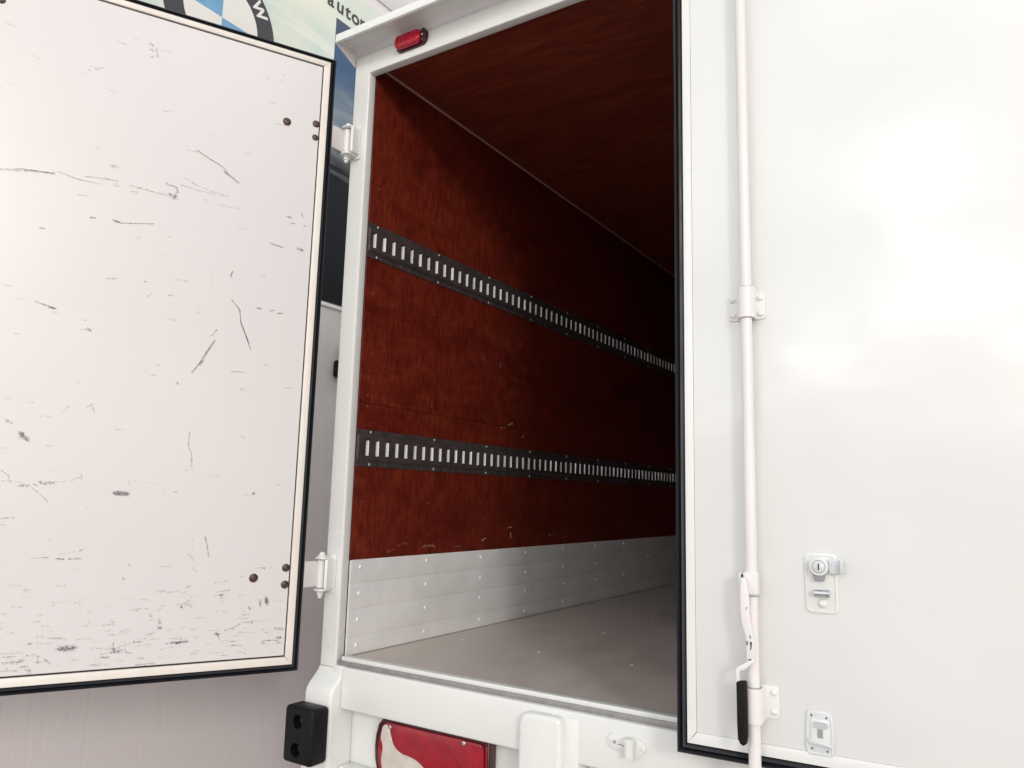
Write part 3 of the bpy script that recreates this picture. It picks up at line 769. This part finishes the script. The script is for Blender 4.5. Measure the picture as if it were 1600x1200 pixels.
# hinge leaves reaching from the door edge to the pins
for zc in (1.770, 0.265):
    P0 = Vector((-0.0615, -0.030, 0)) - Vector((-0.0705, -0.095, 0))
    lx, ly = P0.dot(dl), P0.dot(nl)
    sub(dA, 'hinge_leaf', B().prism([(lx + 0.008, ly - 0.008), (lx + 0.012, ly - 0.001), (-0.0005, -0.002), (-0.0005, -0.009)], zc - 0.041, zc + 0.041, 'xy', 0.0012), 'pinkwhite')
SCUFF = [([(0.431,1.604),(0.393,1.585),(0.355,1.570)],1.6,0.9),
([(0.355,1.570),(0.331,1.551)],5,0.6),
([(0.343,1.552),(0.296,1.525)],5,0.9),
([(0.940,1.415),(0.871,1.427),(0.806,1.433)],5,0.6),
([(0.906,1.427),(0.854,1.431),(0.806,1.435)],2,0.8),
([(0.800,1.442),(0.750,1.431),(0.687,1.429)],2.5,0.6),
([(0.732,1.443),(0.689,1.448),(0.643,1.449)],3,0.6),
([(0.655,1.435),(0.639,1.435)],8,0.5),
([(0.610,1.444),(0.556,1.438),(0.501,1.435)],4,0.6),
([(0.511,1.472),(0.480,1.467),(0.475,1.453),(0.484,1.431)],4,0.7),
([(0.499,1.443),(0.476,1.429)],12,0.7),
([(0.465,1.507),(0.414,1.484),(0.325,1.470)],1.5,0.5),
([(0.470,1.478),(0.406,1.471),(0.362,1.470)],2,0.5),
([(0.400,1.446),(0.381,1.438)],5,0.5),
([(0.359,1.438),(0.278,1.438)],4,0.4),
([(0.218,1.454),(0.210,1.446)],8,0.3),
([(0.135,1.443),(0.119,1.443)],3,0.9),
([(0.121,1.423),(0.107,1.424)],3,0.8),
([(0.079,1.423),(0.069,1.423)],3,0.8),
([(0.088,1.464),(0.074,1.448),(0.049,1.439)],1.5,0.6),
([(0.705,1.321),(0.691,1.321)],4,1),
([(0.645,1.325),(0.625,1.321)],5,1),
([(0.625,1.320),(0.580,1.327),(0.534,1.336)],1.5,0.8),
([(0.828,1.263),(0.816,1.265)],3,0.8),
([(0.664,1.494),(0.646,1.492)],9,0.6),
([(0.716,1.538),(0.700,1.537)],8,0.35),
([(0.595,1.920),(0.584,1.915)],7,0.7),
([(0.593,1.900),(0.575,1.898)],7,0.6),
([(0.587,1.877),(0.580,1.876)],6,0.7),
([(0.575,1.912),(0.568,1.879)],4,0.5),
([(0.753,1.782),(0.748,1.780)],6,0.6),
([(0.736,1.785),(0.712,1.801)],7,0.5),
([(0.465,1.890),(0.453,1.887)],5,0.35),
([(0.183,1.342),(0.163,1.337),(0.139,1.334)],2.5,0.8),
([(0.092,1.339),(0.074,1.336)],6,1),
([(0.292,1.226),(0.296,1.202)],4,0.6),
([(0.647,1.141),(0.616,1.148)],5,0.35),
([(0.545,1.152),(0.538,1.150)],5,0.5),
([(0.490,1.304),(0.483,1.302)],5,0.4),
([(0.319,1.289),(0.304,1.291)],3,0.3),
([(0.817,1.047),(0.793,1.040),(0.762,1.032)],2.2,0.8),
([(0.784,1.035),(0.767,1.033)],5,0.8),
([(0.703,0.979),(0.683,0.983)],3,0.4),
([(0.683,0.985),(0.670,0.980)],7,0.8),
([(0.645,1.141),(0.616,1.148)],4,0.4),
([(0.543,1.151),(0.539,1.150)],4,0.6),
([(0.477,1.116),(0.461,1.120)],4,0.6),
([(0.533,1.104),(0.519,1.118)],4,0.4),
([(0.297,1.209),(0.293,1.224)],4,0.6),
([(0.288,1.132),(0.261,1.103),(0.254,1.060),(0.234,1.018),(0.219,0.980)],2,0.9),
([(0.255,1.063),(0.227,1.001)],2.4,0.9),
([(0.210,1.117),(0.192,1.115)],3,0.9),
([(0.167,1.112),(0.153,1.118)],3,0.9),
([(0.145,1.109),(0.125,1.109)],3,0.9),
([(0.126,1.117),(0.039,1.121)],1,0.35),
([(0.051,0.964),(0.045,0.960)],5,1),
([(0.325,1.028),(0.342,1.007)],3.5,0.6),
([(0.328,0.995),(0.348,0.957),(0.362,0.927)],5,0.9),
([(0.362,0.927),(0.376,0.901),(0.388,0.884)],3.5,0.8),
([(0.367,0.912),(0.359,0.927)],7,0.8),
([(0.390,1.077),(0.380,1.074)],4,0.6),
([(0.402,1.097),(0.366,1.098)],3,0.3),
([(0.425,0.851),(0.422,0.844)],4,0.9),
([(0.506,0.868),(0.491,0.867)],3,0.7),
([(0.490,0.898),(0.478,0.898)],3,0.5),
([(0.519,0.876),(0.510,0.876)],3,0.4),
([(0.273,0.901),(0.226,0.902)],2.2,0.6),
([(0.239,0.850),(0.234,0.848)],4,0.6),
([(0.263,0.848),(0.200,0.839)],2,0.3),
([(0.106,0.864),(0.081,0.865)],2,0.5),
([(0.853,0.705),(0.836,0.694)],6,0.6),
([(0.818,0.674),(0.806,0.662),(0.794,0.650)],8,0.9),
([(0.810,0.668),(0.811,0.658)],8,0.8),
([(0.704,0.756),(0.724,0.729)],2,0.4),
([(0.664,0.752),(0.648,0.765),(0.640,0.740)],2.5,0.5),
([(0.378,0.709),(0.379,0.657),(0.366,0.631),(0.365,0.590)],2.5,0.55),
([(0.851,0.567),(0.832,0.555),(0.825,0.534)],2.5,0.5),
([(0.806,0.526),(0.779,0.526)],6,0.7),
([(0.769,0.529),(0.761,0.528)],4,0.7),
([(0.757,0.539),(0.748,0.534),(0.721,0.534)],7,0.7),
([(0.721,0.538),(0.683,0.542),(0.654,0.556)],2,0.4),
([(0.657,0.565),(0.652,0.543)],3,0.4),
([(0.774,0.523),(0.751,0.504),(0.729,0.481)],2.5,0.5),
([(0.568,0.512),(0.531,0.509)],8,1.6),
([(0.588,0.514),(0.568,0.512)],3,0.3),
([(0.431,0.527),(0.438,0.507)],3,0.4),
([(0.534,0.550),(0.531,0.534)],3,0.4),
([(0.533,0.550),(0.444,0.541)],3,0.3),
([(0.178,0.518),(0.171,0.520)],7,0.9),
([(0.224,0.513),(0.180,0.517)],2,0.3),
([(0.102,0.550),(0.092,0.549)],2,0.5),
([(0.848,0.538),(0.801,0.535)],2,0.4),
([(0.634,0.467),(0.626,0.465)],3,0.4),
([(0.514,0.485),(0.511,0.479)],3,0.5),
([(0.757,0.329),(0.715,0.330)],3,0.45),
([(0.697,0.326),(0.676,0.325)],4,0.8),
([(0.665,0.327),(0.654,0.323)],4,0.7),
([(0.649,0.326),(0.633,0.325)],4,0.8),
([(0.694,0.337),(0.653,0.345),(0.626,0.353)],2,0.35),
([(0.309,0.388),(0.300,0.354),(0.294,0.327)],3,0.7),
([(0.353,0.335),(0.339,0.321)],3,0.5),
([(0.340,0.298),(0.324,0.283)],3,0.4),
([(0.343,0.378),(0.337,0.311)],2,0.3),
([(0.523,0.270),(0.519,0.261)],4,0.6),
([(0.510,0.308),(0.508,0.303)],4,0.6),
([(0.764,0.246),(0.745,0.240)],6,0.5),
([(0.767,0.225),(0.723,0.223)],4,0.3),
([(0.708,0.209),(0.626,0.204),(0.629,0.218)],2.5,0.3),
([(0.531,0.209),(0.490,0.206)],5,0.3),
([(0.402,0.222),(0.369,0.228)],3,0.5),
([(0.350,0.237),(0.339,0.240)],4,0.7),
([(0.264,0.220),(0.225,0.225)],4,0.5),
([(0.250,0.213),(0.246,0.201)],5,0.7),
([(0.260,0.210),(0.241,0.212)],4,0.6),
([(0.360,0.184),(0.357,0.176)],4,1),
([(0.166,0.173),(0.160,0.164)],4,1),
([(0.132,0.191),(0.130,0.171)],3.5,0.9),
([(0.114,0.197),(0.110,0.178)],9,1.6),
([(0.126,0.290),(0.124,0.285)],3,0.7),
([(0.080,0.177),(0.034,0.173)],1.5,0.3),
([(0.414,0.180),(0.422,0.171)],3,0.4),
([(0.442,0.165),(0.438,0.154)],5,0.6),
([(0.418,0.149),(0.414,0.133)],7,0.7),
([(0.421,0.127),(0.409,0.125)],5,0.8),
([(0.232,0.106),(0.207,0.111),(0.185,0.123)],3,0.6),
([(0.196,0.139),(0.166,0.138)],3.5,0.5),
([(0.259,0.098),(0.246,0.095)],8,0.9),
([(0.255,0.104),(0.243,0.081)],3,0.6),
([(0.154,0.132),(0.152,0.121)],3,0.6),
([(0.109,0.094),(0.105,0.092)],4,0.7),
([(0.080,0.104),(0.057,0.098)],7,0.7),
([(0.073,0.075),(0.059,0.074)],4,1),
([(0.120,0.068),(0.065,0.066)],4,0.6),
([(0.072,0.058),(0.061,0.059)],4,0.8),
([(0.120,0.061),(0.103,0.058)],3,0.6),
([(0.480,0.088),(0.456,0.088)],4,0.6),
([(0.439,0.093),(0.412,0.091)],5,0.45),
([(0.473,0.077),(0.455,0.077)],3,0.5),
([(0.385,0.092),(0.336,0.088)],5,0.45),
([(0.381,0.079),(0.333,0.079)],5,1),
([(0.365,0.076),(0.350,0.078)],5,0.9),
([(0.317,0.089),(0.302,0.093)],6,0.45),
([(0.396,0.079),(0.387,0.077)],3,0.7),
([(0.696,0.113),(0.661,0.109)],4,0.45),
([(0.669,0.084),(0.623,0.083)],10,0.8),
([(0.663,0.080),(0.625,0.079)],8,0.8),
([(0.589,0.077),(0.498,0.068)],6,0.4),
([(0.545,0.085),(0.514,0.058)],5,0.5),
([(0.538,0.063),(0.506,0.064)],5,0.7),
([(0.500,0.062),(0.480,0.057)],5,0.6),
([(0.559,0.052),(0.537,0.050)],4,0.8),
([(0.532,0.090),(0.527,0.065)],3,0.6),
([(0.801,0.079),(0.744,0.078)],6,0.4),
([(0.795,0.053),(0.747,0.055)],7,0.5),
([(0.773,0.055),(0.743,0.056)],9,0.5),
([(0.740,0.037),(0.726,0.024)],9,0.6),
([(0.796,0.034),(0.758,0.031)],4,0.5),
([(0.713,0.046),(0.712,0.067)],4,0.5),
([(0.698,0.060),(0.681,0.042)],4,0.5),
([(0.660,0.022),(0.587,0.018)],4,0.5),
([(0.580,0.034),(0.535,0.029)],4,0.4),
([(0.471,0.025),(0.442,0.023)],4,0.6),
([(0.436,0.025),(0.418,0.024)],4,0.6),
([(0.584,0.021),(0.536,0.017)],4,0.5),
([(0.585,0.033),(0.568,0.030)],4,0.4),
([(0.473,0.041),(0.446,0.041)],3,0.5),
([(0.323,0.044),(0.304,0.043)],4,0.4),
([(0.279,0.042),(0.227,0.040)],4,0.35),
([(0.188,0.041),(0.175,0.038)],3,0.4),
([(0.732,0.010),(0.691,0.007)],4,0.5),
([(0.380,-0.005),(0.356,-0.004)],3,0.4),
([(0.597,0.161),(0.599,0.146)],3,0.4),
([(0.546,0.154),(0.531,0.142)],4,0.4)]
sk = list(SCUFF)
rs = random.Random(3)
for i in range(430):       # fine random rubs, denser towards the bottom of the door
    z = 0.03 + abs(rs.gauss(0, 0.12)) if i < 300 else rs.uniform(0.05, 1.95)
    s = rs.uniform(0.06, 1.1); ln_ = rs.uniform(0.004, 0.035)
    sk.append(([(s, z), (s + ln_, z + rs.uniform(-.003, .003))], rs.uniform(1.5, 5), rs.uniform(.1, .5)))
sk = [([q for q in pts if q[0] > 0.049 and q[1] > 0.021], w_, s_) for pts, w_, s_ in sk]
sk = [k for k in sk if len(k[0]) > 1 and max(p[0] for p in k[0]) < DW - 0.06]
ribbons('scuff_marks', sk, 0.0003, lambda a, b, d: (a, d, b), 'scuff', dA)
specks('scuff_specks', sk, 0.0006, lambda a, b, d: (a, d, b), 'speck', dA, 1.5)

# ------------------------------------------------------------------ right door, ajar by four degrees
a4 = R(4.0)
dr = Vector((-math.cos(a4), -math.sin(a4), 0)); nr = Vector((math.sin(a4), -math.cos(a4), 0))
dm = Matrix((dr, nr, Vector((0, 0, 1)))).transposed()
dB = obj('cargo_door', B().box(0.021, 1.160, -0.048, -0.0075, -0.012, 2.04, 0.003), 'door_in', truck, label='nearly closed right door with smooth white outer skin')
dB.location = Vector((2.37, -0.03, 0)) - T0; dB.rotation_euler = dm.to_euler()
sub(dB, 'outer_skin', B().box(0.036, 1.1390, -0.0070, 0.0, 0.0168, 2.0145, 0.0015, 2), 'door_out')
for i, bmk in enumerate(frame_bars(0.0200, 1.1605, -0.0085, 2.0320, 0.0215, (0.0255, 0.0175), -0.0072, 0.0016, 0.0008)):
    sub(dB, 'edge_strip', bmk, 'white')
sub(dB, 'corner_plate', B().prism([(1.1395, 0.018), (1.1595, -0.0070), (1.1598, 0.040), (1.1395, 0.040)], 0.0017, 0.0024, 'xz', 0.0003, 1), 'white')
sub(dB, 'rubber_seal', gasket(-0.006, 1.1865, -0.0345, 2.058, -0.052, 0.0035, 0.0255), 'rubber', ang=60)
# lock rod with its guides
RU, RY = 1.0070, 0.0270
sub(dB, 'lock_rod', B().cyl((RU, RY, -0.13), (RU, RY, 2.09), 0.0130, 32), 'pinkwhite')
def guide(zc, h, uL, uR, zL):
    gd = sub(dB, 'rod_guide', B().prism(rrect(uL, uR, zc - h / 2, zc + h / 2, 0.008), 0.0004, 0.0038, 'xz', 0.0010, 2), 'white')
    # wrap: half-round strap over the rod
    pr = []
    r1, r0 = 0.0190, 0.0146
    n = 14
    outr = [(RU + r1 * math.cos(R(180 * k / n)), RY + r1 * math.sin(R(180 * k / n))) for k in range(n + 1)]
    outr = [(RU + r1 + 0.002, 0.0039)] + outr + [(RU - r1 - 0.002, 0.0039)]
    inr = [(RU + r0 * math.cos(R(180 * k / n)), RY + r0 * math.sin(R(180 * k / n))) for k in range(n, -1, -1)]
    inr = [(RU - r0, 0.0039)] + inr + [(RU + r0, 0.0039)]
    t = bmesh.new(); pts = outr + inr; m = len(outr)
    z0, z1 = zL
    lo = [t.verts.new((a, b, z0)) for a, b in pts]; hi = [t.verts.new((a, b, z1)) for a, b in pts]
    for i in range(m - 1):
        j = len(pts) - 1 - i
        t.faces.new((lo[i], lo[i + 1], lo[j - 1], lo[j])); t.faces.new((hi[i], hi[j], hi[j - 1], hi[i + 1]))
    for i in range(len(pts)): t.faces.new((lo[i], hi[i], hi[(i + 1) % len(pts)], lo[(i + 1) % len(pts)]))
    bmesh.ops.recalc_face_normals(t, faces=t.faces[:])
    sub(dB, 'guide_strap', B().add(t), 'pinkwhite')
    fz = (zc - h * 0.29, zc + h * 0.29)
    for u in (uL + 0.011, uR - 0.011):
        if abs(u - RU) < 0.022: continue
        for z in fz: sub(dB, 'rivet', B().lathe(dome(0.0072, 0.0048, 14), (u, 0.0038, z), (0, 1, 0), 16), 'white')
guide(0.984, 0.064, 0.968, 1.053, (0.952, 1.024))
guide(0.106, 0.068, 0.958, 1.046, (0.068, 0.136))
for zr in (0.1372, 1.0256, 0.3285): sub(dB, 'rod_joint', B().lathe([(0.0128, -0.0006), (0.0152, -0.0006), (0.0152, 0.0006), (0.0128, 0.0006)], (RU, RY, zr), (0, 0, 1), 24), 'grey')
sub(dB, 'rod_collar', B().lathe([(0.0142, -0.004), (0.0178, -0.003), (0.0178, 0.003), (0.0142, 0.004)], (RU, RY, 0.066), (0, 0, 1), 24), 'pinkwhite')
# handle hub, lever and grip
hub = sub(dB, 'handle_hub', B().prism(rrect(RU - 0.0165, RU + 0.0165, 0.330, 0.380, 0.006), RY - 0.013, RY + 0.020, 'xz', 0.006, 4), 'pinkwhite')
sub(dB, 'hub_cheek', B().prism([(RU + 0.0180, 0.336), (RU + 0.0235, 0.352), (RU + 0.0230, 0.376), (RU + 0.0180, 0.379)], RY - 0.008, RY + 0.019, 'xz', 0.0012), 'white')
sub(dB, 'hub_slot', B().box(RU + 0.0140, RU + 0.0178, RY + 0.006, RY + 0.0216, 0.352, 0.3745, 0.001).box(RU + 0.0165, RU + 0.0178, RY + 0.006, RY + 0.0214, 0.337, 0.352), 'dark')
LV = [(1.0190, 0.368), (1.0175, 0.335), (1.0170, 0.295), (1.0140, 0.268), (1.0080, 0.245), (1.0070, 0.190)]
wv = [0.0050, 0.0095, 0.0095, 0.0095, 0.0080, 0.0080]
pts = [(u + h_, z) for (u, z), h_ in zip(LV, wv)] + [(u - h_, z) for (u, z), h_ in reversed(list(zip(LV, wv)))]
lv = sub(dB, 'handle_lever', B().prism(pts, RY + 0.0205, RY + 0.0265, 'xz', 0.0015, 2), 'pinkwhite')
t = B()
t.prism([(1.0150, 0.192), (0.9995, 0.200), (0.9995, 0.194), (1.0185, 0.176), (1.0305, 0.172), (1.0305, 0.140), (1.0385, 0.140), (1.0385, 0.176), (1.0345, 0.180)], RY + 0.0208, RY + 0.0268, 'xz', 0.0012, 2)
sub(dB, 'lever_crank', t, 'white')
gp = B().prism([(1.0160, 0.151), (1.0205, 0.153), (1.0335, 0.151), (1.0375, 0.148), (1.0370, 0.060), (1.0360, 0.034), (1.0315, 0.024), (1.0245, 0.021), (1.0180, 0.026), (1.0155, 0.040)], RY + 0.0150, RY + 0.0320, 'xz', 0.0045, 4)
gr = sub(dB, 'handle_grip', gp, 'rubber_dull', label='black rubber grip on the lock handle')
for k in range(4):
    sub(dB, 'grip_ridge', B().box(1.0190, 1.0345, RY + 0.0318, RY + 0.0330, 0.114 - 0.018 * k, 0.1175 - 0.018 * k, 0.0005), 'rubber_dull')
chips = [([(1.0055, 0.232), (1.0053, 0.226)], 4.5, 2.2), ([(1.0135, 0.234), (1.0133, 0.229)], 3, 2.2), ([(1.0070, 0.247), (1.0065, 0.243)], 2.5, 1.6), ([(1.0070, 0.198), (1.0105, 0.197)], 3, 2.2), ([(1.0125, .306), (1.0145, .302)], 2, 1.8), ([(1.0055, .222), (1.0065, .219)], 3, 1.8)]
ribbons('paint_chips', chips, 0.0003, lambda a, b, d: (a, RY + 0.0266 + d, b), 'mark', dB)

# lock plate with key cylinder
lp = sub(dB, 'lock_plate', B().prism(rrect(0.8330, 0.9000, 0.3000, 0.4260, 0.012), 0.0004, 0.0030, 'xz', 0.0012, 2), 'white')
rim = B().sweep([(a, 0.0032, b) for a, b in rrect(0.8375, 0.8955, 0.3045, 0.4215, 0.010)], [(-0.002, -0.001), (0.002, -0.001), (0.0012, 0.0016), (-0.0012, 0.0016)], True)
sub(dB, 'plate_rim', rim, 'white', ang=60)
sub(dB, 'lock_barrel', B().lathe([(0.0195, 0.003), (0.0195, 0.017), (0.0170, 0.020), (0.0140, 0.020), (0.0135, 0.0165), (0, 0.0165)], (0.869, 0, 0.3985), (0, 1, 0), 28), 'white')
sub(dB, 'key_cylinder', B().lathe([(0.0128, 0.0166), (0.0128, 0.0195), (0.0100, 0.0215), (0, 0.0220)], (0.869, 0, 0.3985), (0, 1, 0), 24), 'zincw')
sub(dB, 'keyhole', B().box(0.8674, 0.8700, 0.0220, 0.0224, 0.392, 0.4055), 'dark')
sub(dB, 'lock_tab', B().prism(rrect(0.8205, 0.8490, 0.3850, 0.4170, 0.006), 0.010, 0.015, 'xz', 0.0015).box(0.8225, 0.8265, 0.0148, 0.026, 0.387, 0.416, 0.002), 'zincw')
sub(dB, 'barrel_groove', B().lathe([(0.0129, 0.0166), (0.0142, 0.0201), (0.0128, 0.0201), (0.0125, 0.0166)], (0.869, 0, 0.3985), (0, 1, 0), 24), 'grey')
sub(dB, 'barrel_shadow', B().prism([(0.882, 0.3830), (0.857, 0.3830), (0.860, 0.3690), (0.879, 0.3690)], 0.0032, 0.0140, 'xz', 0.0015), 'grey')  # grey block standing in for the shadow beneath the barrel
sub(dB, 'latch_stub', B().cyl((0.8800, 0.0100, 0.3430), (0.8540, 0.0100, 0.3430), 0.0072, 20).cyl((0.8535, 0.0100, 0.3430), (0.8500, 0.0100, 0.3430), 0.0085, 20), 'zinc')
sub(dB, 'rivet', B().lathe(dome(0.0098, 0.0065, 16), (0.8650, 0.0030, 0.3215), (0, 1, 0), 20), 'white')

# hook plate with keyhole slot
hp = sub(dB, 'hook_plate', B().prism([(0.9060, 0.0180), (0.9090, 0.0300), (0.9055, 0.0950), (0.9000, 0.1030), (0.8600, 0.1010), (0.8530, 0.0930), (0.8490, 0.0560), (0.8510, 0.0200), (0.8560, 0.0125), (0.9000, 0.0125)], 0.0004, 0.0032, 'xz', 0.0012), 'zincw')
sub(dB, 'plate_rim', B().sweep([(a, 0.0034, b) for a, b in [(0.9020, 0.0180), (0.9040, 0.0320), (0.9010, 0.0930), (0.8970, 0.0985), (0.8630, 0.0965), (0.8570, 0.0900), (0.8535, 0.0560), (0.8555, 0.0230), (0.8590, 0.0170), (0.8990, 0.0170)]], [(-0.0018, -0.001), (0.0018, -0.001), (0.0010, 0.0012), (-0.0010, 0.0012)], True), 'white', ang=60)
sub(dB, 'hook_pad', B().prism(rrect(0.8600, 0.8960, 0.0380, 0.0850, 0.004), 0.0033, 0.0052, 'xz', 0.001), 'white')
sub(dB, 'keyhole_slot', B().prism(rrect(0.8615, 0.8935, 0.0660, 0.0800, 0.0066), 0.0053, 0.0057, 'xz'), 'zincd')
sub(dB, 'keyhole_stem', B().box(0.8725, 0.8835, 0.00535, 0.00565, 0.0480, 0.0662), 'grey')
sub(dB, 'hook_lip', B().prism([(0.9010, 0.0440), (0.9020, 0.0370), (0.8640, 0.0330), (0.8560, 0.0300), (0.8545, 0.0370), (0.8620, 0.0400)], 0.0033, 0.0100, 'xz', 0.0015), 'zincw')
for u, z in ((0.8945, 0.0912), (0.8655, 0.0892), (0.8950, 0.0255), (0.8650, 0.0235)):
    sub(dB, 'screw', B().lathe(dome(0.0022, 0.0008, 8), (u, 0.0033, z), (0, 1, 0), 10), 'bolt')
